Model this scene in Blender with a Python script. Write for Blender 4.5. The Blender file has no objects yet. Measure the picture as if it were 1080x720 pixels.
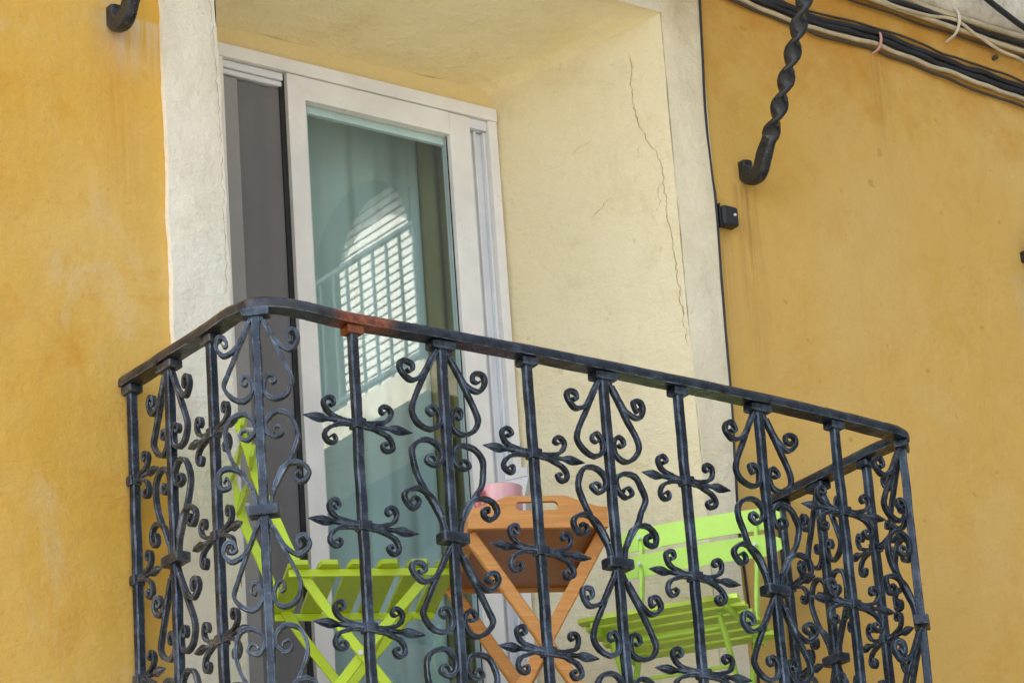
import bpy, bmesh, math, random
from mathutils import Vector, Matrix, noise
import numpy as np
random.seed(7)
G = 1.35                      # drawing units -> metres
rad = math.radians
PI = math.pi
SC = bpy.context.scene
COL = SC.collection

# ------------------------------------------------------------------ camera
camd = bpy.data.cameras.new('camera'); cam = bpy.data.objects.new('camera', camd); COL.objects.link(cam)
CP = Vector((-3.4619, -5.3345, -2.5835))
CR = Vector((0.8102649, -0.5821000, -0.0680471)); CU = Vector((-0.1628492, -0.3351613, 0.9279801)); CF = Vector((0.5629839, 0.7408283, 0.3663640))
M = Matrix((CR, CU, -CF)).transposed().to_4x4(); M.translation = CP*G
cam.matrix_world = M
camd.sensor_fit = 'HORIZONTAL'; camd.sensor_width = 36; camd.lens = 36*3887.85/1080
camd.clip_start = 0.1; camd.clip_end = 2000
SC.camera = cam

# ------------------------------------------------------------------ sky, sun, exposure
SUN_EL, SUN_AZ = rad(42), rad(-68)        # azimuth measured clockwise from +Y (into the facade)
w = bpy.data.worlds.new('World'); SC.world = w; w.use_nodes = True
nt = w.node_tree; nt.nodes.clear()
sky = nt.nodes.new('ShaderNodeTexSky'); sky.sky_type = 'NISHITA'; sky.sun_disc = False
sky.sun_elevation = SUN_EL; sky.sun_rotation = SUN_AZ; sky.dust_density = 2.5; sky.air_density = 1.0; sky.ozone_density = 0.7
bg = nt.nodes.new('ShaderNodeBackground'); bg.inputs[1].default_value = 0.15
wo = nt.nodes.new('ShaderNodeOutputWorld'); nt.links.new(sky.outputs[0], bg.inputs[0]); nt.links.new(bg.outputs[0], wo.inputs[0])
sd = bpy.data.lights.new('sun', 'SUN'); sd.energy = 4.5; sd.angle = rad(0.5); sd.color = (1, .94, .84)
so = bpy.data.objects.new('sun', sd); COL.objects.link(so)
sdir = Vector((math.sin(SUN_AZ)*math.cos(SUN_EL), math.cos(SUN_AZ)*math.cos(SUN_EL), math.sin(SUN_EL)))   # towards the sun
so.rotation_euler = sdir.to_track_quat('Z', 'Y').to_euler(); so.location = sdir*40
SC.view_settings.view_transform = 'Standard'; SC.view_settings.look = 'None'; SC.view_settings.gamma = 1
SC.view_settings.use_curve_mapping = False
SC.view_settings.exposure = 2.15
SC.cycles.max_bounces = 10; SC.cycles.diffuse_bounces = 6; SC.cycles.transparent_max_bounces = 12
SC.cycles.use_denoising = True

# ------------------------------------------------------------------ materials
def new_mat(name):
    m = bpy.data.materials.new(name); m.use_nodes = True
    t = m.node_tree; b = t.nodes['Principled BSDF']
    return m, t, b
def nd(t, kind, **kw):
    n = t.nodes.new(kind)
    for k, v in kw.items():
        if k in n.inputs: n.inputs[k].default_value = v
        else: setattr(n, k, v)
    return n
def coords(t, scale=(1, 1, 1), rot=(0, 0, 0)):
    tc = nd(t, 'ShaderNodeTexCoord'); mp = nd(t, 'ShaderNodeMapping')
    mp.inputs['Scale'].default_value = scale; mp.inputs['Rotation'].default_value = rot
    t.links.new(tc.outputs['Object'], mp.inputs[0]); return mp.outputs[0]
def tex(t, co, scale, detail=5, rough=.6, dist=0):
    n = nd(t, 'ShaderNodeTexNoise'); n.inputs['Scale'].default_value = scale; n.inputs['Detail'].default_value = detail
    n.inputs['Roughness'].default_value = rough; n.inputs['Distortion'].default_value = dist
    t.links.new(co, n.inputs['Vector']); return n.outputs[0]
def ramp(t, src, stops):
    r = nd(t, 'ShaderNodeValToRGB'); e = r.color_ramp.elements
    while len(e) < len(stops): e.new(0.5)
    for el, (p, c) in zip(e, stops):
        el.position = p; el.color = (c, c, c, 1) if not isinstance(c, tuple) else (*c, 1)
    t.links.new(src, r.inputs[0]); return r.outputs[0]
def mixc(t, fac, a, b, mode='MIX'):
    n = nd(t, 'ShaderNodeMix', data_type='RGBA', blend_type=mode)
    def put(s, v):
        if isinstance(v, (int, float)): s.default_value = v
        elif isinstance(v, tuple): s.default_value = (*v, 1)
        else: t.links.new(v, s)
    put(n.inputs[0], fac); put(n.inputs[6], a); put(n.inputs[7], b); return n.outputs[2]
def bump(t, b, src, strength=.3, dist=.01, prev=None):
    n = nd(t, 'ShaderNodeBump'); n.inputs['Strength'].default_value = strength; n.inputs['Distance'].default_value = dist
    t.links.new(src, n.inputs['Height'])
    if prev is not None: t.links.new(prev, n.inputs['Normal'])
    t.links.new(n.outputs[0], b.inputs['Normal']); return n.outputs[0]

def plaster(name, base, alt, dark, stain=.35, bscale=60, streak=True, bstr=.35, fade=None, drips=(), topdirt=None, spots=0.):
    m, t, b = new_mat(name); co = coords(t)
    c = mixc(t, ramp(t, tex(t, co, 1.3, 6, .62), [(.36, 0.), (.66, 1.)]), base, alt)
    c = mixc(t, ramp(t, tex(t, co, 4.5, 8, .7, .4), [(.52, 0.), (.75, stain)]), c, dark)
    if fade is not None:                                   # washed-out patches with torn edges
        c = mixc(t, ramp(t, tex(t, coords(t, (1.6, 1, 1)), 2.6, 9, .68, .7), [(.54, 0.), (.66, .38)]), c, fade)
    if streak:
        sc = coords(t, (7, 7, .55))
        c = mixc(t, ramp(t, tex(t, sc, 1.6, 6, .6), [(.5, 0.), (.8, .3)]), c, alt)
        c = mixc(t, ramp(t, tex(t, coords(t, (16, 16, .7)), 1.9, 5, .6), [(.62, 0.), (.78, .22)]), c, dark)
    c = mixc(t, ramp(t, tex(t, co, 22, 3, .5), [(.70, 0.), (.76, .45)]), c, dark)
    if spots: c = mixc(t, ramp(t, tex(t, co, 17, 2, .5), [(.735, 0.), (.75, spots)]), c, tuple(x*.45 for x in dark))
    fine = tex(t, co, 160, 2, .5)
    c = mixc(t, ramp(t, fine, [(.3, .09), (.6, 0.)]), c, dark)
    sp = None
    def axis(k):
        nonlocal sp
        if sp is None:
            tc = nd(t, 'ShaderNodeTexCoord'); sp = nd(t, 'ShaderNodeSeparateXYZ'); t.links.new(tc.outputs['Object'], sp.inputs[0])
        return sp.outputs[k]
    def mth(op, a, b_=None, c_=None):
        n = nd(t, 'ShaderNodeMath', operation=op)
        for q, v in zip(n.inputs, (a, b_, c_)):
            if v is None: continue
            if isinstance(v, (int, float)): q.default_value = v
            else: t.links.new(v, q)
        return n.outputs[0]
    wob = tex(t, co, 9, 5, .65); streaky = tex(t, coords(t, (40, 40, 1.6)), 2, 5, .6)
    for (dx, dz, wd, ln, col, am) in drips:               # run-off stain below a fixing
        x = mth('ABSOLUTE', mth('SUBTRACT', axis(0), dx*G)); fx = ramp(t, mth('DIVIDE', x, wd*G), [(.15, 1.), (1., 0.)])
        z = mth('DIVIDE', mth('SUBTRACT', dz*G, axis(2)), ln*G); fz = ramp(t, z, [(0., 0.), (.04, 1.), (1., 0.)])
        f = mth('MULTIPLY', mth('MULTIPLY', fx, fz), ramp(t, streaky, [(.35, 0.), (.62, am)]))
        c = mixc(t, f, c, col)
    if topdirt is not None:
        z0, z1, col = topdirt
        z = mth('DIVIDE', mth('SUBTRACT', axis(2), z0*G), (z1-z0)*G)
        c = mixc(t, ramp(t, mth('MULTIPLY_ADD', wob, 1.3, mth('SUBTRACT', z, .65)), [(.35, 0.), (.95, .75)]), c, col)
    t.links.new(c, b.inputs['Base Color']); b.inputs['Roughness'].default_value = .92
    b.inputs['Specular IOR Level'].default_value = .15
    n1 = bump(t, b, tex(t, co, 7, 6, .6), bstr, .03)
    n2 = bump(t, b, tex(t, coords(t, (1, 1, 2.6), (0, .6, 0)), 14, 6, .7, 1.2), bstr*.7, .012, n1)   # trowel strokes
    bump(t, b, tex(t, co, bscale, 5, .65), bstr*.8, .005, n2)
    return m
M_ORANGE = plaster('ochre_plaster', (.61, .37, .085), (.62, .40, .125), (.55, .285, .04), .5, fade=(.63, .43, .16), drips=((1.63, .79, .05, .55, (.34, .17, .05), .8), (1.556, .66, .03, .35, (.36, .20, .07), .6), (2.49, .73, .05, .4, (.5, .40, .26), .7), (2.085, 1.22, .05, .3, (.34, .18, .06), .6)), topdirt=(.75, 1.42, (.50, .225, .03)), spots=.3)  # top tint mixes weathered paint with overhang shade painted in
M_ORANGE2 = plaster('deep_ochre_plaster', (.61, .345, .055), (.64, .405, .11), (.58, .26, .022), .75, fade=(.62, .47, .26), drips=((-.02, .80, .07, .5, (.50, .22, .04), .7), (.02, .83, .10, .16, (.60, .55, .44), .8)))
def cream_material(name, base, alt, dark, stain, **k):
    return plaster(name, base, alt, dark, stain, 45, True, .6, **k)
M_PIL = cream_material('cream_plaster', (.73, .65, .475), (.75, .69, .55), (.54, .44, .29), .35, topdirt=(.95, 1.36, (.45, .36, .22)))
M_REV = cream_material('yellow_cream_plaster', (.73, .62, .375), (.75, .66, .44), (.54, .42, .21), .5, fade=(.64, .53, .31))
M_SOF = cream_material('yellow_plaster', (.82, .70, .39), (.83, .73, .46), (.62, .48, .22), .35)
M_PILR = cream_material('warm_cream_plaster', (.75, .655, .445), (.77, .69, .50), (.54, .43, .26), .4, topdirt=(.9, 1.33, (.45, .35, .20)))
M_LINT = cream_material('warm_yellow_plaster', (.72, .56, .26), (.74, .60, .32), (.60, .42, .14), .4)
M_STONE = cream_material('cornice_stone', (.62, .55, .42), (.70, .66, .55), (.20, .12, .05), .95)
M_CRACK = new_mat('crack_dirt')[0]; M_CRACK.node_tree.nodes['Principled BSDF'].inputs['Base Color'].default_value = (.30, .22, .12, 1)
M_CRACK.node_tree.nodes['Principled BSDF'].inputs['Roughness'].default_value = 1

def simple(name, col, rough=.5, var=.12, scale=9, bmp=.0, metal=0., spec=.5):
    m, t, b = new_mat(name); co = coords(t)
    d = tuple(x*(1-var) for x in col); l = tuple(min(1, x*(1+var)) for x in col)
    c = mixc(t, ramp(t, tex(t, co, scale, 6, .65), [(.35, 0.), (.65, 1.)]), d, l)
    t.links.new(c, b.inputs['Base Color'])
    r = ramp(t, tex(t, co, scale*2.3, 4), [(.3, max(0, rough-.1)), (.7, min(1, rough+.12))])
    t.links.new(r, b.inputs['Roughness']); b.inputs['Metallic'].default_value = metal
    b.inputs['Specular IOR Level'].default_value = spec
    if bmp: bump(t, b, tex(t, co, scale*6, 3), bmp, .004)
    return m
def iron(name, base, worn, dust, rust_at=None, edge=(.24, .30, .375)):
    m, t, b = new_mat(name); co = coords(t)
    c = mixc(t, ramp(t, tex(t, co, 34, 6, .7), [(.44, 0.), (.66, 1.)]), base, worn)
    c = mixc(t, ramp(t, tex(t, co, 11, 6, .7), [(.5, 0.), (.74, .85)]), c, dust)
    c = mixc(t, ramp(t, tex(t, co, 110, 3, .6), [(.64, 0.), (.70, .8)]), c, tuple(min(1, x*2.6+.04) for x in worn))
    if rust_at is not None:
        (cx, rx) = rust_at
        tc = nd(t, 'ShaderNodeTexCoord'); sp = nd(t, 'ShaderNodeSeparateXYZ'); t.links.new(tc.outputs['Object'], sp.inputs[0])
        s = nd(t, 'ShaderNodeMath', operation='SUBTRACT'); t.links.new(sp.outputs[0], s.inputs[0]); s.inputs[1].default_value = cx
        a = nd(t, 'ShaderNodeMath', operation='ABSOLUTE'); t.links.new(s.outputs[0], a.inputs[0])
        q = nd(t, 'ShaderNodeMath', operation='DIVIDE'); t.links.new(a.outputs[0], q.inputs[0]); q.inputs[1].default_value = rx
        ns = nd(t, 'ShaderNodeMath', operation='MULTIPLY_ADD'); t.links.new(tex(t, co, 16, 5, .7), ns.inputs[0]); ns.inputs[1].default_value = .9
        t.links.new(q.outputs[0], ns.inputs[2])
        f = ramp(t, ns.outputs[0], [(.62, 1.), (.98, .0)])
        # rust only on the front half of the rail: y test
        lt = nd(t, 'ShaderNodeMath', operation='LESS_THAN'); t.links.new(sp.outputs[1], lt.inputs[0]); lt.inputs[1].default_value = .06
        mu = nd(t, 'ShaderNodeMath', operation='MULTIPLY'); t.links.new(f, mu.inputs[0]); t.links.new(lt.outputs[0], mu.inputs[1])
        rc = mixc(t, ramp(t, tex(t, co, 45, 5, .7), [(.4, 0.), (.65, 1.)]), (.11, .026, .010), (.30, .085, .028))
        dl = ramp(t, sp.outputs[0], [(.0, 1.), (.62, 0.)])            # the older, weathered end of the rail
        c = mixc(t, mixc(t, ramp(t, tex(t, co, 18, 6, .7), [(.38, 0.), (.6, .8)]), (0, 0, 0), dl), c, (.050, .042, .036))
        c = mixc(t, mu.outputs[0], c, rc)
    bv = nd(t, 'ShaderNodeBevel', samples=6); bv.inputs[0].default_value = .0045      # pale edge highlights painted in, with rubbed paint, along the arrises
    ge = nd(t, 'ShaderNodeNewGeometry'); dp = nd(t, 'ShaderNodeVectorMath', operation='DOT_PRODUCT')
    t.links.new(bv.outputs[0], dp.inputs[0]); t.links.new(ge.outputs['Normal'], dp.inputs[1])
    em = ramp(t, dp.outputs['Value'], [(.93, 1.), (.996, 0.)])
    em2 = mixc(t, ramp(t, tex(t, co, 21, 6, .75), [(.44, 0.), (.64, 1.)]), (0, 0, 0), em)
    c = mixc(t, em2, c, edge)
    t.links.new(c, b.inputs['Base Color'])
    t.links.new(ramp(t, tex(t, co, 40, 4), [(.35, .24), (.7, .5)]), b.inputs['Roughness'])
    b.inputs['Specular IOR Level'].default_value = .42
    n1 = bump(t, b, tex(t, co, 28, 3), .5, .006)
    bump(t, b, tex(t, co, 130, 4, .7), .45, .002, n1)
    return m
M_IRON = iron('painted_iron', (.0035, .0065, .013), (.013, .025, .044), (.065, .095, .135))  # bluish patch tints also paint in blue sky highlights
M_IRON_D = iron('dusty_iron', (.010, .014, .021), (.038, .042, .048), (.110, .095, .080))
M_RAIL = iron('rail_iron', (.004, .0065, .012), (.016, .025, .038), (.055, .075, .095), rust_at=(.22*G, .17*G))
M_RUST = iron('rusty_iron', (.16, .038, .012), (.30, .09, .03), (.12, .035, .015), edge=(.36, .14, .06))
M_BRACKET = iron('bracket_iron', (.010, .012, .013), (.028, .030, .030), (.04, .034, .028), edge=(.035, .036, .036))
M_FRAME = simple('white_lacquered_frame', (.74, .71, .65), .35, .07, 5)
M_TRACK = simple('white_track', (.66, .66, .66), .4, .06, 6)
M_GASKET = simple('black_rubber', (.012, .012, .012), .7)
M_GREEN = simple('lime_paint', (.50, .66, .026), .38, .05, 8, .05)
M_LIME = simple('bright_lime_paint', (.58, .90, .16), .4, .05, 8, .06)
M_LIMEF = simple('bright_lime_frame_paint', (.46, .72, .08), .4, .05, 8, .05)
M_SEATR = simple('lime_seat_shaded', (.50, .68, .05), .4, .06, 8, .05)  # darker lime copy, seat shade put into the colour
M_GREENL = simple('lime_slat_shaded', (.40, .53, .022), .38, .05, 8, .05)  # lime with underside shade put into the slat colour
M_PINK = simple('pink_glaze', (.80, .45, .45), .18, .07, 14)
M_PINKD = simple('red_pink_glaze', (.72, .20, .20), .18, .07, 14)
M_CARTON = simple('pale_carton', (.50, .49, .44), .5, .08, 14)
M_BLACK = simple('black_cable', (.014, .014, .016), .5, .2, 12)
M_CREAMC = simple('cream_cable', (.48, .40, .25), .6, .2, 12)
M_BROWNC = simple('brown_cable', (.06, .045, .03), .6, .2, 12)
M_TIE = simple('pink_tie', (.55, .28, .20), .6, .1)
M_WHITETIE = simple('white_tie', (.62, .55, .42), .6, .15)
M_SCREEN, t, b = new_mat('grey_screen_fabric')
co = coords(t)
t.links.new(mixc(t, ramp(t, tex(t, co, 3, 4), [(.35, 0.), (.65, 1.)]), (.135, .125, .122), (.155, .145, .143)), b.inputs['Base Color']); b.inputs['Roughness'].default_value = .7
wv2 = nd(t, 'ShaderNodeTexNoise'); wv2.inputs['Scale'].default_value = 300; t.links.new(co, wv2.inputs[0]); bump(t, b, wv2.outputs[0], .3, .002)

def wood(name, a, bcol, dk):
    m, t, b = new_mat(name)
    co = coords(t, (1.2, 16, 16))
    g = tex(t, co, 5, 7, .65, .8)
    c = mixc(t, ramp(t, g, [(.35, 0.), (.65, 1.)]), a, bcol)
    c = mixc(t, ramp(t, tex(t, co, 14, 4, .6), [(.6, 0.), (.72, .55)]), c, dk)
    t.links.new(c, b.inputs['Base Color']); t.links.new(ramp(t, g, [(.3, .32), (.7, .5)]), b.inputs['Roughness'])
    bump(t, b, g, .15, .002); return m
M_WOOD = wood('honey_wood', (.60, .25, .055), (.72, .34, .09), (.44, .16, .03))
M_WOODD = wood('shaded_honey_wood', (.33, .10, .022), (.42, .15, .035), (.22, .06, .012))  # darker wood copy puts underside shade into the tray base

M_GLASS = bpy.data.materials.new('window_glass'); M_GLASS.use_nodes = True
t = M_GLASS.node_tree; t.nodes.clear()
tr = nd(t, 'ShaderNodeBsdfTransparent'); tr.inputs[0].default_value = (.78, .92, .94, 1)
gl = nd(t, 'ShaderNodeBsdfGlossy'); gl.inputs['Roughness'].default_value = .010; gl.inputs[0].default_value = (.95, 1, 1, 1)
co = coords(t); ns = nd(t, 'ShaderNodeTexNoise'); ns.inputs['Scale'].default_value = 2.2; t.links.new(co, ns.inputs[0])
bp = nd(t, 'ShaderNodeBump'); bp.inputs['Strength'].default_value = .010; bp.inputs['Distance'].default_value = .01; t.links.new(ns.outputs[0], bp.inputs['Height']); t.links.new(bp.outputs[0], gl.inputs['Normal'])
lw = nd(t, 'ShaderNodeLayerWeight'); lw.inputs[0].default_value = .5
p5 = nd(t, 'ShaderNodeMath', operation='POWER'); t.links.new(lw.outputs['Facing'], p5.inputs[0]); p5.inputs[1].default_value = 4
fr = nd(t, 'ShaderNodeMath', operation='MULTIPLY_ADD'); t.links.new(p5.outputs[0], fr.inputs[0]); fr.inputs[1].default_value = .88; fr.inputs[2].default_value = .12
mx = nd(t, 'ShaderNodeMixShader'); ou = nd(t, 'ShaderNodeOutputMaterial')
t.links.new(fr.outputs[0], mx.inputs[0]); t.links.new(tr.outputs[0], mx.inputs[1]); t.links.new(gl.outputs[0], mx.inputs[2]); t.links.new(mx.outputs[0], ou.inputs[0])

M_CURTAIN = simple('pale_curtain', (.52, .55, .48), .9, .05, 3)
M_WALLFILL = simple('olive_wall_fill', (.30, .24, .09), .9, .08, 3)
M_ROOM = simple('room_paint', (.48, .40, .22), .9, .05, 3)
M_ROOMF = simple('room_floor_tiles', (.40, .33, .24), .5, .1, 4)
M_STREET = simple('street_asphalt', (.22, .21, .19), .9, .2, 2, .4)
M_PAVE = simple('pavement_stone', (.46, .42, .36), .85, .15, 3, .3)
M_OPP = plaster('weathered_grey_plaster', (.27, .28, .29), (.32, .33, .34), (.18, .18, .17), .6)
M_OPPD = simple('shade_dark_tone', (.022, .028, .027), .8, .2, 3)  # near-black colour puts shade into the wall mirrored in the glass
M_BLIND = simple('white_blind_slats', (.82, .82, .78), .5, .04, 8)
M_BLUE = simple('blue_shutter_paint', (.22, .42, .55), .5, .1, 8)
M_WHITER = simple('grey_railing_paint', (.12, .15, .17), .4, .06, 8)

# ------------------------------------------------------------------ mesh helpers (drawing units, scaled by G when linked)
class MB:
    def __init__(s): s.bm = bmesh.new()
    def box(s, x0, x1, y0, y1, z0, z1, bev=0):
        v = [s.bm.verts.new((x, y, z)) for z in (z0, z1) for y in (y0, y1) for x in (x0, x1)]
        fs = []
        for q in ((0, 2, 3, 1), (4, 5, 7, 6), (0, 1, 5, 4), (2, 6, 7, 3), (0, 4, 6, 2), (1, 3, 7, 5)):
            fs.append(s.bm.faces.new([v[i] for i in q]))
        if bev: bmesh.ops.bevel(s.bm, geom=list({e for f in fs for e in f.edges}), offset=bev, segments=2, affect='EDGES', profile=.5)
        return s
    def grid(s, f, nu, nv):
        vs = [[s.bm.verts.new(f(i/nu, j/nv)) for i in range(nu+1)] for j in range(nv+1)]
        for j in range(nv):
            for i in range(nu):
                s.bm.faces.new((vs[j][i], vs[j][i+1], vs[j+1][i+1], vs[j+1][i]))
        return s
    def sweep(s, pts, prof, side, cap=True, scl=None, twist=None):
        """pts: list of Vectors; prof: list of (a,b); side: Vector or function(i) giving the b axis; scl(i)->(sa,sb)"""
        n = len(pts); rings = []
        for i, p in enumerate(pts):
            tan = (pts[min(i+1, n-1)]-pts[max(i-1, 0)]).normalized()
            sd_ = side(i) if callable(side) else side
            a = sd_.cross(tan).normalized(); bb = tan.cross(a).normalized()
            if twist: 
                ang = twist(i); a, bb = a*math.cos(ang)+bb*math.sin(ang), bb*math.cos(ang)-a*math.sin(ang)
            sa, sb = scl(i) if scl else (1, 1)
            rings.append([s.bm.verts.new(p+a*(q[0]*sa)+bb*(q[1]*sb)) for q in prof])
        k = len(prof)
        for i in range(n-1):
            for j in range(k):
                s.bm.faces.new((rings[i][j], rings[i][(j+1) % k], rings[i+1][(j+1) % k], rings[i+1][j]))
        if cap:
            s.bm.faces.new(rings[0][::-1]); s.bm.faces.new(rings[-1])
        return s
    def tube(s, pts, r, n=8, scl=None):
        prof = [(r*math.cos(2*PI*i/n), r*math.sin(2*PI*i/n)) for i in range(n)]
        d = (pts[-1]-pts[0]); sd_ = Vector((0, 1, 0)) if abs(d.normalized().y) < .8 else Vector((1, 0, 0))
        return s.sweep(pts, prof, sd_, True, scl)
    def lathe(s, prof, n=28, c=(0, 0, 0)):
        rings = [[s.bm.verts.new((c[0]+r*math.cos(2*PI*i/n), c[1]+r*math.sin(2*PI*i/n), c[2]+z)) for i in range(n)] for r, z in prof]
        for a, b_ in zip(rings, rings[1:]):
            for i in range(n): s.bm.faces.new((a[i], a[(i+1) % n], b_[(i+1) % n], b_[i]))
        return s
    def jitter(s, amp, freq):
        for v in s.bm.verts:
            v.co += noise.noise_vector(v.co*freq)*amp
        return s
    def mesh(s, name, mat, smooth=False, ang=40):
        bmesh.ops.recalc_face_normals(s.bm, faces=s.bm.faces)
        for v in s.bm.verts: v.co *= G
        me = bpy.data.meshes.new(name); s.bm.to_mesh(me); s.bm.free(); me.materials.append(mat)
        if smooth:
            me.shade_smooth(); me.set_sharp_from_angle(angle=rad(ang))
        return me
def link(name, me, parent=None, loc=None, rotz=0):
    o = bpy.data.objects.new(name, me); COL.objects.link(o)
    if parent is not None: o.parent = parent
    if loc is not None: o.location = Vector(loc)*G
    o.rotation_euler = (0, 0, rotz); return o
def build(mb, name, mat, parent=None, loc=None, rotz=0, smooth=False, ang=40):
    return link(name, mb.mesh(name, mat, smooth, ang), parent, loc, rotz)
def tag(o, label, cat, group=None):
    o['label'] = label; o['category'] = cat
    if group: o['group'] = group
    return o
def thing(name, label, cat, loc=(0, 0, 0), rotz=0, group=None):
    return tag(link(name, None, None, loc, rotz), label, cat, group)
def struct(o, kind='structure'): o['kind'] = kind; return o
def cr(pts, n=8, closed=False):
    P = [Vector(p) for p in pts]; out = []
    for i in range(len(P)-1):
        p0 = P[i-1] if i > 0 else P[0]*2-P[1]; p1 = P[i]; p2 = P[i+1]; p3 = P[i+2] if i+2 < len(P) else P[-1]*2-P[-2]
        for k in range(n):
            u = k/n
            out.append(.5*((2*p1)+(p2-p0)*u+(2*p0-5*p1+4*p2-p3)*u*u+(3*p1-p0-3*p2+p3)*u**3))
    out.append(P[-1]); return out

D = .452           # wall face
FL = -.75          # balcony floor
ST = -3.77         # street
YD = .80           # door plane

# ------------------------------------------------------------------ ground
struct(build(MB().grid(lambda u, v: (-400+800*u, -400+800*v, ST), 8, 8), 'street', M_STREET))
struct(build(MB().box(-14, 7, -1.1, D-.01, ST-.02, ST+.09, .01), 'pavement', M_PAVE))

# ------------------------------------------------------------------ own building
bld = thing('apartment_building', 'ochre plastered house front with cream framed balcony opening and white sliding door', 'building', (0, 0, 0))
XL, XR = .225, 1.417
SOF = 1.18
wm = MB()
wl = MB(); wl.box(-10, XL, D, D+.30, ST, 5); wm.box(XR, 5.9, D, D+.30, ST, 5)
wm.box(XL, XR, D, D+.30, SOF+.02, 5); wm.box(XL, XR, D, D+.30, ST, FL-.01)
wm.box(-10, 5.9, 6, 6.2, ST, 5); wm.box(-10.2, -10, D, 6.2, ST, 5); wm.box(5.9, 6.1, D, 6.2, ST, 5); wm.box(-10.2, 6.1, D, 6.2, 5, 5.2)
build(wl, 'wall', M_ORANGE2, bld); build(wm, 'wall', M_ORANGE, bld)
# painted bands round the opening, a little proud, edges uneven
def pil(x0f, x1f, z0, z1):
    m = MB(); N = 130
    def f(u, v):
        z = z0+(z1-z0)*v
        a, b_ = x0f(z), x1f(z)
        return (a+(b_-a)*u, D-.014+.0025*noise.noise(Vector((u*2, 3, z*6)))+.004*noise.noise(Vector((u, 9, z*2.2))), z)
    m.grid(f, 10, N)
    def side(xf):
        def g(u, v):
            z = z0+(z1-z0)*v; p = f(0 if xf is x0f else 1, v)
            return (p[0], p[1]+(D+.004-p[1])*u, z)
        return g
    m.grid(side(x0f), 2, N); m.grid(side(x1f), 2, N)
    return m
nz = lambda z, s, a, f=9: a*noise.noise(Vector((s, z*f, 1.7)))+a*.6*noise.noise(Vector((s, z*f*3.7, 5.1)))
build(pil(lambda z: .091+nz(z, 1, .004), lambda z: .2255-max(0, min(1, (z-.55)/.6))*.012+nz(z, 2, .004, 12), -.74, 1.34), 'pilaster', M_PIL, bld, smooth=True)
build(pil(lambda z: XR+.002+nz(z, 3, .003), lambda z: 1.520+.016*max(0, min(1, (z-.4)/.8))-.020*max(0, min(1, (.35-z)/.4))+nz(z, 4, .002), -.74, 1.34), 'pilaster', M_PILR, bld, smooth=True)
build(pil(lambda z: XL-.02, lambda z: XR+.02, SOF-.014, 1.35), 'lintel_band', M_PIL, bld)
# splayed reveals and the sloping soffit
def bumpy(p, s, n): return Vector(p)+Vector(n)*(.008*noise.noise(Vector(p)*4+Vector((s, 0, 0)))+.0028*noise.noise(Vector((p[0]*9+p[2]*7, p[1]*9+p[2]*7, p[2]*22)))+.0012*noise.noise(Vector(p)*45))
rv = MB()
ztop = lambda v: SOF+(1.064-SOF)*v
def rrev(u, v):
    return bumpy((1.419+(1.185-1.419)*u, D-.010+(YD+.02-D+.01)*u, FL+(ztop(u)+.006-FL)*v), 1, (-.85, -.5, 0))
def lrev(u, v):
    return bumpy((.2235+(.44-.2235)*u, D-.010+(YD+.02-D+.01)*u, FL+(ztop(u)+.006-FL)*v), 2, (.85, -.5, 0))
rv.grid(rrev, 24, 90); rv.grid(lrev, 24, 90)
build(rv, 'reveal', M_REV, bld, smooth=True, ang=60)
sf = MB()
def soff(u, v):
    xa = .2235+(.44-.2235)*v-.01; xb = 1.419+(1.185-1.419)*v+.012
    # corner eased into the reveals
    e = max(0, abs(u-.5)*2-.86)/.14
    return bumpy((xa+(xb-xa)*u, D-.010+(YD+.02-D+.01)*v, ztop(v)-.020*e*e), 3, (0, 0, 1))
sf.grid(soff, 50, 24)
li = MB(); li.grid(lambda u, v: (.43+.77*u, YD+.004+.002*noise.noise(Vector((u*9, v, 0))), 1.012+(.060+.006*noise.noise(Vector((u*6, 0, 3))))*v), 60, 4); build(li, 'lintel_face', M_LINT, bld, smooth=True)
build(sf, 'soffit', M_SOF, bld, smooth=True, ang=60)
# cracks: jagged hairlines lying on the plaster
def crack(pts, on, wd, parent):
    P = []
    for i in range(len(pts)-1):
        a, b_ = Vector((*pts[i], 0)), Vector((*pts[i+1], 0))
        k = max(2, int((b_-a).length/.007))
        for j in range(k):
            q = a.lerp(b_, j/k); P.append((q.x+random.uniform(-.0028, .0028)+.004*noise.noise(Vector((q.y*40, 1, 0))), q.y+random.uniform(-.002, .002)))
    P.append(pts[-1])
    m = MB(); vs = []
    for i, q in enumerate(P):
        ww = wd*random.uniform(.3, 1.1)*(1+1.3*max(0, noise.noise(Vector((q[1]*22, q[0]*9, 4)))))*min(1, .25+i/4, .25+(len(P)-1-i)/4)
        p, ax = on(*q); vs.append([m.bm.verts.new(p-ax*ww), m.bm.verts.new(p+ax*ww)])
    for a, b_ in zip(vs, vs[1:]): m.bm.faces.new((a[0], a[1], b_[1], b_[0]))
    return build(m, 'crack', M_CRACK, parent)
LR = math.hypot(.234, .362)
def onrev(s, z):
    u = s/LR; p = rrev(u, (z-FL)/(ztop(u)+.006-FL)); return p+Vector((-.85, -.5, 0))*.0015, Vector((-.53, .85, 0))
rvo = [o for o in bld.children if o.name.startswith('reveal')][0]
crack([(.0767, 1.08), (.080, 1.0), (.0814, .959), (.0719, .9096), (.0557, .858), (.034, .820), (.0257, .758), (.0251, .688), (.0175, .571), (.0123, .478), (.006, .353)], onrev, .0008, rvo)
crack([(.0557, .858), (.072, .846), (.080, .82)], onrev, .0007, rvo)
crack([(.0257, .758), (.040, .735), (.038, .70), (.046, .68)], onrev, .0006, rvo)
crack([(.152, 1.036), (.135, 1.026), (.123, 1.012)], onrev, .0009, rvo)
crack([(.24, .866), (.21, .884), (.18, .892)], onrev, .0009, rvo)
crack([(.20, .70), (.16, .735), (.12, .74)], onrev, .0008, rvo)
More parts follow.
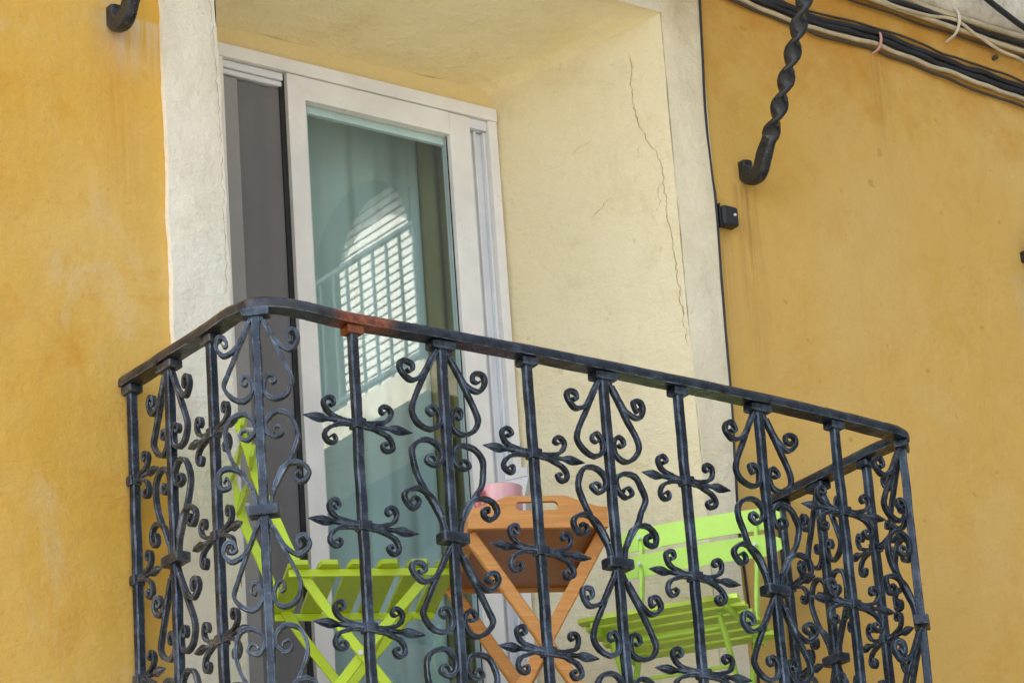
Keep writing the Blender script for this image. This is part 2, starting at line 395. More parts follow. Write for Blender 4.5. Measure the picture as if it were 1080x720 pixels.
lp = [o for o in bld.children if o.name.startswith('pilaster')][0]
onlp = lambda x, z: (Vector((x, D-.0205, z)), Vector((1, 0, 0)))
crack([(.196, .93), (.2055, .874), (.208, .809), (.209, .777), (.2125, .69), (.2145, .607), (.2150, .50), (.2145, .3745), (.2135, .25)], onlp, .0006, lp)

# belt course along the wall above and slab of the balcony overhead
cm = MB()
def belt(u, v):
    x = -10+15.9*u; prof = [(D+.0, 1.375), (D-.020, 1.377), (D-.045, 1.40), (D-.055, 1.44), (D-.06, 1.50), (D+.0, 1.505)]
    y, z = prof[int(round(v*5))]; k = .007*noise.noise(Vector((x*9, v*3, 0)))+.004*noise.noise(Vector((x*31, v*3, 2)))
    return (x, y+k, z+k)
cm.grid(belt, 900, 5); build(cm, 'cornice', M_STONE, bld, smooth=True, ang=50)
ub = MB(); ub.box(-.25, 1.86, -.06, D-.065, 1.53, 1.62, .01); build(ub, 'upper_balcony_slab', M_STONE, bld)
lb = MB(); lb.box(-.06, 1.68, .035, D+.004, FL-.11, FL, .01); lb.box(.25, 1.39, D+.004, 1.0, FL-.10, FL-.002); build(lb, 'balcony_slab', M_STONE, bld)

# door frame, sliding leaf, screen
fm = MB()
fm.box(.40, 1.188, YD-.022, YD+.05, .982, 1.014, .002)                    # head
fm.box(1.163, 1.187, YD-.020, YD+.05, FL, .9815, .002)                    # right jamb
fm.box(.405, .452, YD-.020, YD+.05, FL, .9815, .002)                      # left jamb
fm.box(.4525, 1.1625, YD-.02, YD+.06, FL, FL+.03, .002)                   # sill
df = build(fm, 'door_frame', M_FRAME, bld)
tm = MB(); tm.box(.4525, .612, YD-.006, YD+.012, .949, .962, .003); tm.box(.4525, .612, YD-.011, YD-.0025, .9625, .980, .002)
tm.box(1.1145, 1.1625, YD+.006, YD+.014, FL+.03, .955, .001); tm.box(1.132, 1.138, YD-.002, YD+.0055, FL+.03, .955, .001); tm.box(1.1555, 1.1625, YD-.006, YD+.0055, FL+.03, .955, .001)
tm.box(1.1145, 1.1625, YD-.012, YD+.012, .957, .981, .001)
build(tm, 'track', M_TRACK, df)
lf = MB()
LX0, LX1 = .619, 1.113
GX0, GX1 = .665, 1.055
YF, YB = YD-.016, YD+.020
vf = [lf.bm.verts.new((x, YF, z)) for x, z in ((LX0, FL+.032), (GX0, FL+.032), (GX0, .925), (GX1-.0008, .925), (GX1-.0008, .9805), (LX0, .9805))]
ff = lf.bm.faces.new(vf); ex = bmesh.ops.extrude_face_region(lf.bm, geom=[ff])
for v_ in [g for g in ex['geom'] if isinstance(g, bmesh.types.BMVert)]: v_.co.y = YB
lf.box(GX1, LX1, YF, YB, FL+.032, .9805, .002)
lf.box(GX0+.0005, GX1-.0005, YF+.001, YB-.001, FL+.033, FL+.11, .002)
leaf = build(lf, 'sliding_door', M_FRAME, bld)
gm = MB(); gm.grid(lambda u, v: (GX0-.004+(GX1-GX0+.008)*u, YD+.004, FL+.105+(.931-FL-.105)*v), 1, 1); build(gm, 'glass_pane', M_GLASS, leaf)
gk = MB()
gk.box(GX0+.0002, GX0+.004, YD-.004, YD-.0005, FL+.111, .9245); gk.box(GX1-.0022, GX1-.0002, YD-.003, YD-.0005, FL+.111, .9245)
gk.box(.6060, .6184, YD-.0045, YD+.0002, FL+.032, .9805)
build(gk, 'gasket', M_GASKET, leaf)
sb = MB(); sb.box(GX0+.0045, GX0+.018, YD+.0065, YD+.02, FL+.111, .9245, .001); sb.box(GX0+.0185, GX1, YD+.0065, YD+.018, .906, .9245, .001); build(sb, 'glazing_bead', M_FRAME, leaf)
sm = MB()
sm.grid(lambda u, v: (.497+.115*u, YD+.002+.0022*math.sin(u*11+1)*(.5+.5*v), FL+.03+(.944-FL-.03)*v), 20, 4)
sb2 = MB(); sb2.box(.4525, .4965, YD-.004, YD+.012, FL+.03, .944, .002)
build(sb2, 'screen_post', simple('grey_aluminium', (.26, .25, .235), .45, .05), bld)
build(sm, 'screen', M_SCREEN, bld, smooth=True)

# room behind
rm = MB(); X0, X1, Y0, Y1, Z0, Z1 = .0, 2.2, .93, 3.2, FL, 1.25
rm.box(X0-.05, X0, Y0, Y1, Z0, Z1); rm.box(X1, X1+.05, Y0, Y1, Z0, Z1); rm.box(X0-.05, X1+.05, Y1, Y1+.05, Z0, Z1); rm.box(X0-.05, X1+.05, Y0, Y1+.05, Z1, Z1+.05)
rm.box(X0-.05, .445, YD+.06, Y0-.001, Z0, Z1); rm.box(1.20, X1+.05, YD+.06, Y0-.001, Z0, Z1); rm.box(.446, 1.199, YD+.06, Y0-.001, 1.0, Z1)
build(rm, 'room_wall', M_ROOM, bld)
rf = MB(); rf.box(X0-.05, X1+.05, Y0-.10, Y1+.05, Z0-.06, Z0-.004); build(rf, 'room_floor', M_ROOMF, bld)

# curtain
cu = MB()
def curt(u, v):
    x = .64+.435*u; s = math.sin(u*23)+.6*math.sin(u*41+1.3+v*.7)
    return (x+.004*v*math.sin(u*30), .955+.010*s*(.6+.4*v)+.006*math.sin(u*9), FL+.02+1.80*(1-v))
cu.grid(curt, 140, 20)
cu2 = MB()  # added olive sheet that catches light in place of the room wall
cu2.grid(lambda u, v: (1.066+.12*u, .935+.009*math.sin(u*14), FL+.02+1.80*(1-v)), 40, 4)
tag(build(cu2, 'curtain', M_WALLFILL, smooth=True, ang=80), 'narrow olive sheet added for the room wall at the right side of the door glass', 'curtain')
co_ = build(cu, 'curtain', M_CURTAIN, smooth=True, ang=80); tag(co_, 'pale green grey curtain hanging behind the sliding door glass', 'curtain')

# ------------------------------------------------------------------ railing
def spath(pts): return [Vector((p[0], 0, p[1])) for p in pts]
def chamf(a, b_, c): return [(-a+c, -b_), (a-c, -b_), (a, -b_+c), (a, b_-c), (a-c, b_), (-a+c, b_), (-a, b_-c), (-a, -b_+c)]
STRIP = chamf(.0044, .0064, .0011)
DROP = [(.008, .004), (.016, -.010), (.033, -.040), (.054, -.0765), (.074, -.113), (.081, -.137), (.066, -.159), (.040, -.168), (.019, -.158), (.0145, -.138), (.024, -.120), (.037, -.121), (.041, -.132), (.032, -.138), (.027, -.132)]
DOUT = [(.020, -.014), (.039, -.046), (.054, -.064), (.081, -.0735), (.102, -.056), (.096, -.038), (.079, -.039), (.074, -.052), (.083, -.058), (.088, -.051)]
HEART = [(.030, -.2335), (.033, -.226), (.045, -.224), (.052, -.235), (.040, -.2435), (.024, -.241), (.013, -.226), (.017, -.207), (.038, -.194), (.064, -.198), (.081, -.216), (.085, -.241), (.076, -.270), (.061, -.296), (.040, -.324), (.023, -.352), (.016, -.380)]
HOUT = [(.024, -.346), (.034, -.325), (.050, -.306), (.077, -.296), (.100, -.303), (.108, -.320), (.098, -.335), (.081, -.334), (.077, -.321), (.087, -.315), (.091, -.323)]
def taper(n, tip_end=True, tip_start=False):
    def f(i):
        k = 1.
        if tip_end: k = min(k, .40+.60*(n-1-i)/(n*.38))
        if tip_start: k = min(k, .40+.60*i/(n*.38))
        return (k*(1+.07*math.sin(i*.9)+.06*math.sin(i*2.3+n)), .85+.15*k)
    return f
def scrollset(lines, mat, name, dz=0, seed=0, signs=(1, -1)):
    rnd = random.Random(seed); m = MB()
    for sgn in signs:
        for L, te, tst, yo in lines:
            P = cr([(p[0]*sgn*(1+rnd.uniform(-.035, .035))+rnd.uniform(-.0014, .0014), 0, p[1]+dz+rnd.uniform(-.0016, .0016)) for p in L], 5)
            P = [p+Vector((0, yo, 0)) for p in P]
            m.sweep(P, STRIP, Vector((0, 1, 0)), True, taper(len(P), te, tst))
    return m.mesh(name, mat, True, 32)
SHIFT = -.403; PERIOD = -.412
RB = -.83      # bottom of the bars
def bar_mesh(mat, seed):
    m = MB(); N = 46
    P = [Vector((.0012*noise.noise(Vector((seed, i*.3, 0))), .0012*noise.noise(Vector((seed, i*.3, 7))), .004+(RB-.004)*i/N)) for i in range(N+1)]
    m.sweep(P, chamf(.0086, .0086, .002), Vector((0, 1, 0)), True, lambda i: (1+.05*noise.noise(Vector((seed, i*.8, 3))),)*2)
    return m.mesh('bar', mat, True, 35)
def flange_mesh(mat, wx):
    m = MB(); m.box(-wx, wx, -.0155, .0155, -.004, .0125, .0035); return m.mesh('flange', mat)
def collar_mesh(mat, z):
    m = MB(); m.box(-.029, .029, -.0165, .0165, z-.0105, z+.0105, .003); return m.mesh('collar', mat)
CURL_U = [(.014, .002), (.032, .004), (.052, .0075), (.069, .015), (.0775, .030), (.071, .0425), (.0585, .043), (.0535, .034), (.060, .028), (.066, .033)]
CURL_D = [(.014, -.003), (.034, -.005), (.054, -.010), (.071, -.019), (.079, -.034), (.071, -.046), (.0585, -.046), (.0535, -.037), (.060, -.031), (.066, -.036)]
def cross_mesh(mat, z, sides=(1, -1), seed=0):
    m = MB(); rnd = random.Random(seed)
    for sg in sides:
        for L in (CURL_U, CURL_D):
            P = cr([(p[0]*sg+rnd.uniform(-.0012, .0012), -.003, p[1]+z+rnd.uniform(-.0012, .0012)) for p in L], 5)
            m.sweep(P, chamf(.0038, .0058, .0009), Vector((0, 1, 0)), True, taper(len(P)))
        # lance head: stem then forged diamond
        prof = [(0, .0055), (.045, .0055), (.070, .0050), (.074, .0062), (.084, .0096), (.093, .0104), (.106, .0080), (.120, .0034), (.127, .0008)]
        P = [Vector((a*sg, -.003, z+.000)) for a, _ in prof]
        pts = []; wd = []
        for i in range(len(prof)-1):
            for k in range(3):
                u = k/3; pts.append(P[i].lerp(P[i+1], u)); wd.append(prof[i][1]*(1-u)+prof[i+1][1]*u)
        pts.append(P[-1]); wd.append(prof[-1][1])
        m.sweep(pts, [(-1, 0), (-.25, -1), (.25, -1), (1, 0), (.25, 1), (-.25, 1)], Vector((0, 1, 0)), True, lambda i: (wd[i], min(.0075, wd[i]*.8)))
    m.box(-.0135, .0135, -.0145, .0115, z-.010, z+.010, .003)
    return m.mesh('cross_ornament', mat, True, 45)
rail = thing('balcony_railing', 'black wrought iron balcony railing with heart scrolls and lance crosses', 'railing', (0, 0, 0))
# handrail path
hp = [(-.013, .475), (-.011, .30), (-.011, .148), (-.0135, .085), (-.0115, .045), (.001, .004), (.032, -.0155), (.080, -.0195), (.14, -.0165), (.2077, -.0125), (.405, -.0215), (.606, -.026), (.79, -.027), (.98, -.025), (1.19, -.0205), (1.403, -.0115), (1.53, -.001), (1.598, .010), (1.620, .030), (1.622, .062), (1.6215, .141), (1.6255, .304), (1.6285, .475)]
P3 = cr([(x, y, .0235) for x, y in hp], 10)
for i, p in enumerate(P3): p.z += .0012*noise.noise(Vector((i*.13, 0, 4)))
PR = [(.0205, -.0115), (.0215, -.003), (.0200, .006), (.0140, .0130), (.0, .0160), (-.0140, .0130), (-.0200, .006), (-.0215, -.003), (-.0205, -.0115)]
hm_ = MB(); hm_.sweep(P3, PR, Vector((0, 0, 1)), True, lambda i: (.94+.04*noise.noise(Vector((i*.4, 2, 0))), .92+.05*noise.noise(Vector((i*.5, 8, 0)))))
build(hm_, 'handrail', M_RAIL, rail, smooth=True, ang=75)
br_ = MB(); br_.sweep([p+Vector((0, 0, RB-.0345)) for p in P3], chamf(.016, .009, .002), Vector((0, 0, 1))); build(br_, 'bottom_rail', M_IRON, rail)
spec = []
xs = [-.003, .2077, .4055, .6062, .7908, .9808, 1.1914, 1.4026, 1.618]
for k, x in enumerate(xs):
    tt = (k-4)/4; y = -.0244*(1-tt*tt)
    if k == 0: spec.append((x, -.004, rad(-42), 's', 'd'))
    elif k == 8: spec.append((x, .0217, rad(45), 's', 'n'))
    else: spec.append((x, y, math.atan(.0244*2*tt/4/.2)*1.0, 's' if k % 2 == 0 else 'c', 'n'))
for k in (1, 2, 3): spec.append((-.0059-.0015*k, -.004+.1519*k-(.014 if k == 3 else 0), rad(-89), 'c' if k % 2 else 's', 'd' if k < 3 else 'h'))
for k, y in ((1, .141), (2, .304), (3, .436)): spec.append((1.6185+.0033*k, y, rad(88), 'c' if k % 2 else 's', 'n' if k < 3 else 'r'))
cache = {}
def cached(key, fn):
    if key not in cache: cache[key] = fn()
    return cache[key]
LZ = (-.1842, -.3843, -.5836)
for n_, (x, y, rz, kind, fin) in enumerate(spec):
    dusty = fin in 'dh'; mat = M_IRON_D if dusty else M_IRON
    if n_ == 0: mat = M_IRON; dusty = False
    v = n_ % 5; jit = random.Random(n_*17+3)
    us = .93 if 1 <= n_ <= 7 else (.78 if n_ == 0 else (.93 if n_ == 8 else .72))
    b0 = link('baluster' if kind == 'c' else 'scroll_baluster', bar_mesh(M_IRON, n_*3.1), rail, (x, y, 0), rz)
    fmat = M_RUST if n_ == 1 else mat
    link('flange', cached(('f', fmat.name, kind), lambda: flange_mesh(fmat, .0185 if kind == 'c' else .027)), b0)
    if kind == 's':
        key = (mat.name, v)
        def sc(nm, lines, dz, q):
            if n_ == 8:                                   # the far corner: one half of each scroll follows the front, the other the side
                for sg, ang in ((-1, rad(6)-rz), (1, rad(88)-rz)):
                    link(nm, scrollset(lines, mat, nm, dz, v*7+q, (sg,)), b0, None, ang).scale.x = .93 if sg < 0 else .72
                return
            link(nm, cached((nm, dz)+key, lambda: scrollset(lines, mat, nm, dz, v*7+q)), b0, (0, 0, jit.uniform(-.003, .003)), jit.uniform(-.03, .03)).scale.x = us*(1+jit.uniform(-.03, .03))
        yo = .0
        sc('drop_scroll', [(DROP, True, False, 0), (DOUT, True, False, -.0015)], 0, 1)
        sc('heart_scroll', [(HEART, False, True, 0), (HOUT, True, False, -.0015)], 0, 2)
        link('collar', cached(('k1',)+key[:1], lambda: collar_mesh(mat, -.384)), b0)
        sc('drop_scroll', [(DROP, True, False, 0), (DOUT, True, False, -.0015)], SHIFT, 3)
        sc('heart_scroll', [(HEART, False, True, 0), (HOUT, True, False, -.0015)], PERIOD, 4)
        link('collar', cached(('k2',)+key[:1], lambda: collar_mesh(mat, -.798)), b0)
    else:
        for q, z in enumerate(LZ):
            sides = (1, -1) if fin not in 'hr' else ((1,) if fin == 'h' else (-1,))
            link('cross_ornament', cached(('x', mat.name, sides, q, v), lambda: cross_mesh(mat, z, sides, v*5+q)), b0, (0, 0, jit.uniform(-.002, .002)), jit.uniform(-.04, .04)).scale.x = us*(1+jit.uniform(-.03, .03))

# ------------------------------------------------------------------ folding chairs
def rectprof(a, b_): return chamf(a, b_, min(a, b_)*.35)
def slat(x, z, wd, th, half, tilt=0, arc=0, rnd_=.006):
    """a board running along local y, its width along x (or z when tilt=90)"""
    m = MB(); N = 14; c, s = math.cos(tilt), math.sin(tilt)
    rows = []
    for i in range(N+1):
        u = -1+2*i/N; y = half*u
        e = 1.
        edge = (1-abs(u))*half
        if edge < rnd_: e = 1-(1-math.sqrt(max(0, 1-(1-edge/rnd_)**2)))*rnd_/(wd/2)*1.0
        off = arc*(u*u)
        r = []
        for a, b_ in ((-wd/2*e, -th/2), (wd/2*e, -th/2), (wd/2*e, th/2), (-wd/2*e, th/2)):
            r.append(m.bm.verts.new((x+off+a*c-b_*s, y, z+a*s+b_*c)))
        rows.append(r)
    for a, b_ in zip(rows, rows[1:]):
        for j in range(4): m.bm.faces.new((a[j], a[(j+1) % 4], b_[(j+1) % 4], b_[j]))
    m.bm.faces.new(rows[0][::-1]); m.bm.faces.new(rows[-1]); return m
def make_chair(label, loc, rz, M_GREEN, M_GREENL, M_SEAT):
    t_ = thing('folding_chair', label, 'chair', loc, rz, 'lime green folding chairs')
    for k in range(6):
        build(slat(-.243+.0565*k, .3375, .041, .009, .166), 'seat_slat', M_SEAT, t_)
    for z, xx, tl in ((.618, -.326, rad(79)), (.555, -.311, rad(77))):
        build(slat(xx-.002, z, (.046), .007, .178, tl, -.012, .012), 'back_slat', M_GREENL, t_)
    for sgn in (-1, 1):
        lg = MB(); yy = sgn*.126
        P = cr([(-.345, yy, .640), (-.327, yy, .580), (-.308, yy, .506), (-.283, yy, .443), (-.249, yy, .356), (-.190, yy, .256), (-.085, yy, .108), (-.008, yy, .0)], 5)
        lg.sweep(P, rectprof(.0095, .004), Vector((0, 1, 0))); build(lg, 'leg', M_GREEN, t_, smooth=True, ang=40)
        lg = MB(); yy = sgn*.114
        P = cr([(.002, yy, .322), (-.09, yy, .217), (-.177, yy, .110), (-.268, yy, .0)], 5)
        lg.sweep(P, rectprof(.0095, .004), Vector((0, 1, 0))); build(lg, 'leg', M_GREEN, t_, smooth=True, ang=40)
        sr = MB(); sr.box(-.262, .055, sgn*.137-.003, sgn*.137+.003, .318, .3325, .001); build(sr, 'seat_rail', M_GREEN, t_)
        rv_ = MB(); rv_.tube([Vector((-.134, sgn*.108, .170)), Vector((-.134, sgn*.134, .170))], .005, 10); build(rv_, 'rivet', M_TRACK, t_)
        for (xx, z) in ((-.3245, .618), (-.3095, .555)):
            sc_ = MB(); sc_.tube([Vector((xx-.010, sgn*.126, z)), Vector((xx+.010, sgn*.126, z))], .0038, 8); build(sc_, 'screw', M_TRACK, t_)
    for (x, z, h) in ((-.030, .040, .124), (-.225, .052, .112), (-.018, .300, .112), (-.075, .236, .112)):
        rd = MB(); rd.tube([Vector((x, -h, z)), Vector((x, h, z))], .0042, 8); build(rd, 'stretcher', M_GREEN, t_, smooth=True)
    return t_
FdL = math.atan2(-.44, .90)
make_chair('lime green folding chair seen edge-on beside the grey door screen', (.458, .186, FL), FdL, M_GREEN, M_GREENL, M_GREENL)
make_chair('lime green folding chair with its two-slat back turned towards the street, right of the tray', (1.023, .131, FL), -2.52, M_LIMEF, M_LIME, M_SEATR)

# ------------------------------------------------------------------ tray on folding stand
TW, TL, TB = .283, .42, .50
tz = FL+TB; TRZ = -.47
tray = thing('serving_tray', 'honey coloured wooden tray with cut-out handles on the folding stand', 'tray', (.632, .240, tz), TRZ)
def end_panel():
    m = MB(); th = .011
    prof = [(0, 0), (0, .042), (.018, .043), (.055, .056), (.085, .067), (.198, .067), (.228, .056), (.265, .043), (TW, .042), (TW, 0)]
    hole = []
    for i in range(16):
        a = 2*PI*i/16; cx = TW/2+(.033 if math.cos(a) > 0 else -.033)
        hole.append((cx+.0105*math.cos(a), .046+.0095*math.sin(a)))
    bm = m.bm
    def edge_loop(pts): 
        vs = [bm.verts.new((p[0], 0, p[1])) for p in pts]; return [bm.edges.new((vs[i], vs[(i+1) % len(vs)])) for i in range(len(vs))]
    e = edge_loop(prof)+edge_loop(hole)
    bmesh.ops.triangle_fill(bm, use_beauty=True, use_dissolve=True, edges=e)
    r = bmesh.ops.extrude_face_region(bm, geom=list(bm.faces))
    for v in [g for g in r['geom'] if isinstance(g, bmesh.types.BMVert)]: v.co.y += th
    return m
build(end_panel(), 'end_panel', M_WOOD, tray)
build(end_panel(), 'end_panel', M_WOOD, tray, (0, TL-.011, 0))
for x in (0.0002, TW-.0112):
    m = MB(); m.box(x, x+.011, .0112, TL-.0112, 0, .042, .002); build(m, 'side_panel', M_WOOD, tray)
m = MB(); m.box(.0115, TW-.0115, .0115, TL-.0115, .007, .014); build(m, 'base_board', M_WOODD, tray)
stand = thing('tray_stand', 'honey wood folding trestle with crossed legs under the tray', 'table stand', (.632, .240, FL), TRZ)
def stick(a, b_, wd, th, axis): 
    m = MB(); m.sweep([Vector(a), Vector(b_)], rectprof(wd, th), Vector(axis)); return m
for y0, yl in ((.030, .030), (TL-.075, TL-.075)):
    for (xa, xb, dy) in ((.006, .312, 0), (.277, -.018, .017)):
        lg = stick((xa, y0+dy, TB-.004), (xb, y0+dy, 0), .0135, .0078, (0, 1, 0)); build(lg, 'leg', M_WOOD, stand)
for x, z, dy in ((.008, TB-.010, 0), (.275, TB-.010, .017), (.293, .03, 0), (.0, .03, .017)):
    m = MB(); m.box(x-.010, x+.010, .0385+dy, TL-.084+dy, z-.008, z+.008, .002); build(m, 'crossbar', M_WOOD, stand)
m = MB(); m.tube([Vector((.150, .02, .258)), Vector((.150, TL-.045, .258))], .006, 10); build(m, 'pivot_rod', M_WOOD, stand)

mg = thing('mug', 'glossy pink mug standing on the tray', 'mug', (.763, .300, tz+.0145))
m = MB(); m.lathe([(.0, .0), (.032, .0), (.037, .006), (.043, .050), (.0445, .102), (.0455, .106), (.043, .106), (.041, .060), (.034, .010), (.0, .008)], 36); build(m, 'body', M_PINK, mg, smooth=True, ang=60)
m = MB(); m.tube(cr([(-.041, -.0, .088), (-.060, -.008, .090), (-.068, -.01, .068), (-.058, -.008, .042), (-.040, 0, .034)], 6), .0075, 10); build(m, 'handle', M_PINKD, mg, smooth=True)
ct = MB()
hw, zb, zt = .027, .0, .190
vs = [ct.bm.verts.new(p) for p in [(-hw, -hw, 0), (hw, -hw, 0), (hw, hw, 0), (-hw, hw, 0), (-hw, -hw, .145), (hw, -hw, .145), (hw, hw, .145), (-hw, hw, .145), (-hw, 0, .195), (hw, 0, .195)]]
for q in ((0, 3, 2, 1), (0, 1, 5, 4), (1, 2, 6, 5), (2, 3, 7, 6), (3, 0, 4, 7), (4, 5, 9, 8), (6, 7, 8, 9), (5, 6, 9), (7, 4, 8)): ct.bm.faces.new([vs[i] for i in q])
ct.box(-hw+.001, hw-.001, -.0025, .0025, .194, .214)
tag(build(ct, 'carton', M_CARTON, None, (.905, .43, tz+.0145), rad(-60)), 'pale gable-topped carton standing behind the pink mug', 'carton')

# ------------------------------------------------------------------ twisted brackets of the balcony above
def bracket(label, x):
    m = MB()
    P = cr([(0, -.006, .836), (0, -.006, .815), (0, -.020, .796), (0, -.044, .788), (0, -.062, .798), (0, -.082, .832), (0, -.118, .880), (0, -.137, .905), (0, -.205, 1.018), (0, -.266, 1.134), (0, -.36, 1.33), (0, -.44, 1.535)], 14)
    L = [0]
    for a, b_ in zip(P, P[1:]): L.append(L[-1]+(b_-a).length)
    prof = chamf(.0205, .0085, .005)
    def tw(i): return 0 if L[i] < .16 else (L[i]-.16)*PI/.062
    m.sweep(P, prof, Vector((1, 0, 0)), True, lambda i: (.92, 1.55) if L[i] < .12 else (1, 1+.55*max(0, (.17-L[i])/.05) if L[i] < .17 else 1), tw)
    m.box(-.011, .011, -.004, .012, .822, .840, .003)
    return tag(build(m, 'twisted_bracket', M_BRACKET, None, (x, D, 0), 0, True, 50), label, 'bracket', 'iron brackets under the upper balcony')
bracket('twisted iron bracket rising in front of the ochre wall right of the opening', 1.63)
bracket('dark iron bracket end showing at the top left corner of the wall', -.02)

# ------------------------------------------------------------------ cables and small things on the wall
def cable(pts, r, mat, label, name='cable', group=None, wob=.003, cat='cable', seed=0):
    P = cr([Vector(p) for p in pts], 10)
    for i, p in enumerate(P): p += noise.noise_vector(Vector((i*.23, seed, 0)))*wob*Vector((0, .3, 1)).length*.5
    for p in P: p.y = min(p.y, D-r*.9)
    m = MB(); m.tube(P, r, 8); return tag(build(m, name, mat, None, None, 0, True), label, cat, group)
base = [(1.25, 1.335), (1.50, 1.30), (1.72, 1.272), (1.878, 1.256), (2.085, 1.258), (2.25, 1.242), (2.40, 1.229), (2.56, 1.219), (2.8, 1.20), (3.3, 1.19), (4.2, 1.19), (5.7, 1.2)]
def along(dz, dy, r, mat, label, seed, grp='cables strung along the wall below the cornice', sag=0):
    cable([(x, D-dy, z+dz-sag*max(0, 1-abs(x-2.35)/.5)) for x, z in base], r*.85, mat, label, 'cable', grp, .010, 'cable', seed)
along(.010, .012, .0095, M_BLACK, 'thick black cable, topmost of the lower bundle on the ochre wall', 1)
along(-.006, .013, .0085, M_BLACK, 'black cable in the middle of the lower bundle just above the cream one', 2)
along(-.021, .012, .0065, M_CREAMC, 'cream cable running below the black ones in the lower bundle', 3)
along(-.031, .009, .0045, M_BROWNC, 'thin dark cable sagging lowest under the lower bundle', 4, sag=.010)
up = [(1.30, 1.395), (1.75, 1.375), (2.04, 1.352), (2.324, 1.336), (2.58, 1.326), (2.9, 1.32), (3.5, 1.33), (5.7, 1.34)]
def along2(dz, dy, r, mat, label, seed): cable([(x, D-dy, z+dz) for x, z in up], r*.85, mat, label, 'cable', 'cables strung along the wall below the cornice', .010, 'cable', seed)
along2(.0, .024, .0075, M_CREAMC, 'cream cable lowest of the upper pair under the stone cornice', 11)
along2(.016, .026, .0085, M_BLACK, 'black cable lying on the cream one under the stone cornice', 12)
along2(.034, .028, .0085, M_CREAMC, 'thick cream cable tucked against the edge of the stone cornice', 13)
along(.026, .008, .0035, M_BROWNC, 'thin brown cable drooping just above the lower bundle', 21, sag=-.008)
along2(-.012, .012, .0035, M_BROWNC, 'thin dark cable hugging the wall below the upper cream cable', 22)
cable([(1.9, D-.03, 1.40), (2.15, D-.03, 1.345), (2.33, D-.035, 1.350), (2.46, D-.034, 1.305), (2.60, D-.03, 1.285), (2.9, D-.03, 1.22), (5.7, D-.03, 1.18)], .0042, M_CREAMC, 'thin cream cable crossing from the upper cables down to the lower bundle', 'cable', None, .008, 'cable', 31)
cable([(2.0, D-.095, 1.62), (2.30, D-.085, 1.455), (2.46, D-.075, 1.385), (2.62, D-.06, 1.345), (2.9, D-.045, 1.30), (3.6, D-.04, 1.25), (5.7, D-.03, 1.22)], .0075, M_BLACK, 'black cable slanting across the cornice at the top right', 'cable', None, .002)
cable([(1.538, D-.016, 1.36), (1.537, D-.016, 1.23), (1.527, D-.016, 1.05), (1.521, D-.016, .913), (1.523, D-.016, .78), (1.525, D-.017, .714), (1.521, D-.016, .5), (1.517, D-.016, .289), (1.512, D-.014, .1), (1.511, D-.008, -.066), (1.519, D-.006, -.26), (1.53, D-.006, -.7), (1.53, D-.006, -2.5)], .0029, M_BLACK, 'thin black cable running down the edge of the cream band', 'cable', None, .002)
def tie(x, z, h, mat, label, dy, name='cable_tie'):
    m = MB(); P = cr([(0, .0, h), (.003, -dy*.7, h*.8), (0, -dy, 0), (-.004, -dy*.7, -h*.8), (-.012, 0, -h*1.15)], 6)
    m.sweep(P, chamf(.0016, .0035, .0006), Vector((1, 0, 0))); 
    tag(build(m, name, mat, None, (x, D-.002, z)), label, 'cable tie')
tie(2.085, 1.247, .028, M_TIE, 'faded pink tie holding the lower bundle of cables', .024)
tie(2.335, 1.352, .042, M_WHITETIE, 'whitish tie holding the upper cables under the cornice', .044)
bx = thing('junction_box', 'small black junction box beside the cream band', 'junction box', (1.556, D, .684))
m = MB(); m.box(-.020, .023, -.030, -.0005, -.026, .022, .006); build(m, 'housing', M_BLACK, bx)
m = MB(); m.box(-.024, -.0205, -.020, -.002, -.03, .028, .001); build(m, 'flange', M_BLACK, bx)
m = MB(); m.tube([Vector((.010, -.0335, .0)), Vector((.010, -.0295, .0))], .003, 10); build(m, 'screw', M_TRACK, bx)
m = MB(); m.tube([Vector((0, .01, 0)), Vector((0, -.010, 0))], .0055, 10); m.lathe([(.0, -.005), (.005, -.004), (.0065, 0), (.005, .004), (0, .005)], 12, (0, -.011, 0))
tag(build(m, 'wall_nail', M_BROWNC, None, (2.479, D, 1.296), 0, True), 'dark nail head in the ochre wall above the cables', 'nail')
m = MB(); m.box(-.012, .012, -.05, .003, -.014, .014, .003); m.box(-.009, .05, -.062, -.0505, -.044, .040, .004)
tag(build(m, 'shutter_catch', M_BRACKET, None, (2.497, D, .768)), 'dark iron shutter catch at the right edge of the wall', 'catch')

# ------------------------------------------------------------------ building round the corner (seen in the door glass)
ob = thing('corner_building', 'sunlit house with arched balcony door and white slatted blind, mirrored in the door glass', 'building', (6, 0, ST))
def O(y0, y1, z0, z1, x0=0, x1=.3): return (x0, x1, y0, y1, z0-ST, z1-ST)
AY, AR, AZ = -6.68, .42, 4.40
m = MB()
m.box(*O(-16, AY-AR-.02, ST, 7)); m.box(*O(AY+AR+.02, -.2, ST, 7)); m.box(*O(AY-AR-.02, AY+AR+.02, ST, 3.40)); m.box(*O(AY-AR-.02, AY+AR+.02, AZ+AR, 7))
NA = 40                                                  # round head of the opening, as two smooth spandrels
for sg in (1, -1):
    fr_, bk_ = [], []
    for i in range(NA+1):
        a = PI/2*i/NA; y, z = AY+sg*(AR+.0)*math.cos(a), AZ+(AR)*math.sin(a)-ST
        for L_, x in ((fr_, .0), (bk_, .3)): L_.append((m.bm.verts.new((x, y, z)), m.bm.verts.new((x, AY+sg*(AR+.02)*(1-i/NA), AZ+AR-ST+.001))))
    for L_ in (fr_, bk_):
        for p, q in zip(L_, L_[1:]): m.bm.faces.new((p[0], q[0], q[1], p[1]))
    for p, q, p2, q2 in zip(fr_, fr_[1:], bk_, bk_[1:]): m.bm.faces.new((p[0], p2[0], q2[0], q[0]))
m.box(0, 6, -16, -15.8, 0, 7-ST)
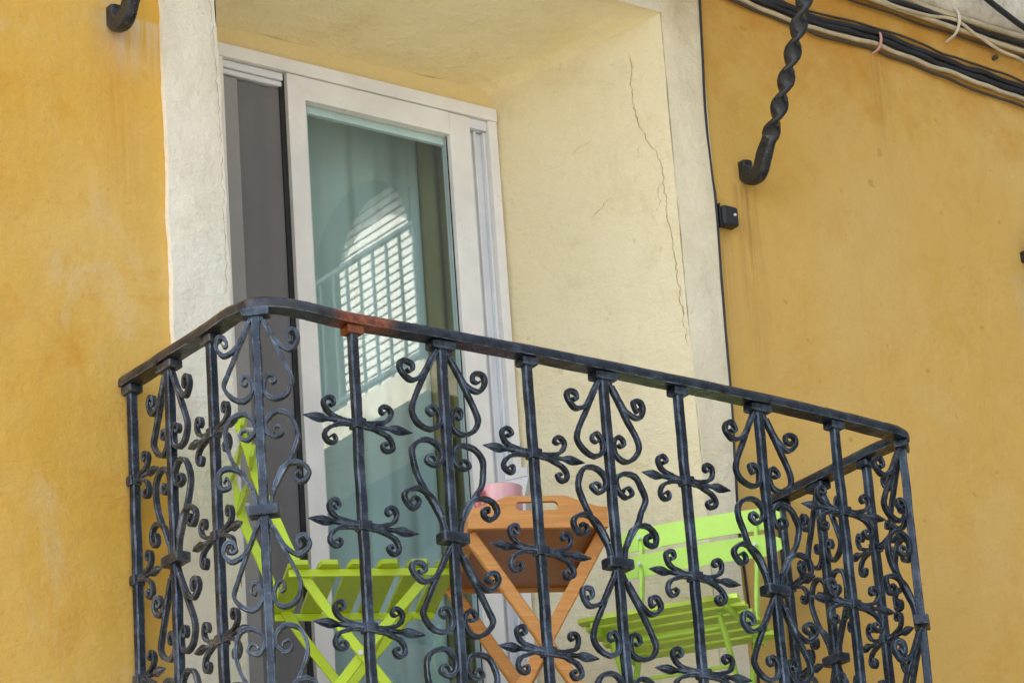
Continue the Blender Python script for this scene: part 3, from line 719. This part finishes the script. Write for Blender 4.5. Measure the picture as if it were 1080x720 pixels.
m.box(5.8, 6, -15.8, -.2, 0, 7-ST); m.box(0, 6, -.2, 0, 0, 7-ST); m.box(0, 6, -16, 0, 7-ST, 7.2-ST)
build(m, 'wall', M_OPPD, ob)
m = MB()
for i in range(30):
    z = 3.44+.046*i; m.box(*O(AY-AR+.03, AY+AR-.0, z, z+.033, .14, .15))
build(m, 'blind', M_BLIND, ob)
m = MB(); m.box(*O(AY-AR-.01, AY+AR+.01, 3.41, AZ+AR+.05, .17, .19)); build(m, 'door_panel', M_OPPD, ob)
m = MB(); m.box(*O(AY-AR-.22, AY-AR-.06, 3.74, 4.60, -.03, -.004)); build(m, 'shutter', M_BLUE, ob)
m = MB(); m.box(*O(-7.4, -5.55, 3.27, 3.42, -.47, -.002)); build(m, 'balcony_slab', M_STONE, ob)
m = MB(); m.box(*O(-7.38, -5.60, 4.105, 4.125, -.452, -.428)); m.box(*O(-7.38, -5.60, 3.46, 3.48, -.455, -.425))
for i in range(17): m.box(*O(-7.38+.11*i, -7.368+.11*i, 3.421, 4.11, -.446, -.434))
build(m, 'railing', M_WHITER, ob)

m = MB(); m.lathe([(.0, -.10), (.05, -.09), (.09, -.03), (.095, .02), (.07, .07), (.03, .10), (0, .105)], 20, (-.16, -7.12, 5.02-ST)); m.box(-.16, -.001, -7.13, -7.11, 5.13-ST, 5.15-ST)
build(m, 'white_reflection_shape', M_BLIND, ob, smooth=True)  # white shape added for the pale blob mirrored in the glass

# ------------------------------------------------------------------ unseen house across the narrow street, added to block front sky
fb = thing('facing_building', 'unseen plain dark plastered house across the narrow street', 'building', (0, -8.2, ST))
m = MB(); m.box(-2.5, 14, -4, 0, 0, 11.5); build(m, 'wall', M_OPP, fb)
for i in range(6):
    for z in (1.0, 4.2, 7.4):
        x = -1.3+2.4*i
        m = MB(); m.box(x, x+.75, .002, .03, z, z+1.5); wn = build(m, 'window', M_OPPD, fb)
        m = MB(); m.box(x-.08, x-.002, .002, .05, z-.05, z+1.55); m.box(x+.752, x+.83, .002, .05, z-.05, z+1.55); m.box(x-.0018, x+.7518, .002, .05, z+1.502, z+1.58); m.box(x-.0018, x+.7518, .002, .08, z-.08, z-.002); build(m, 'frame', M_STONE, wn)
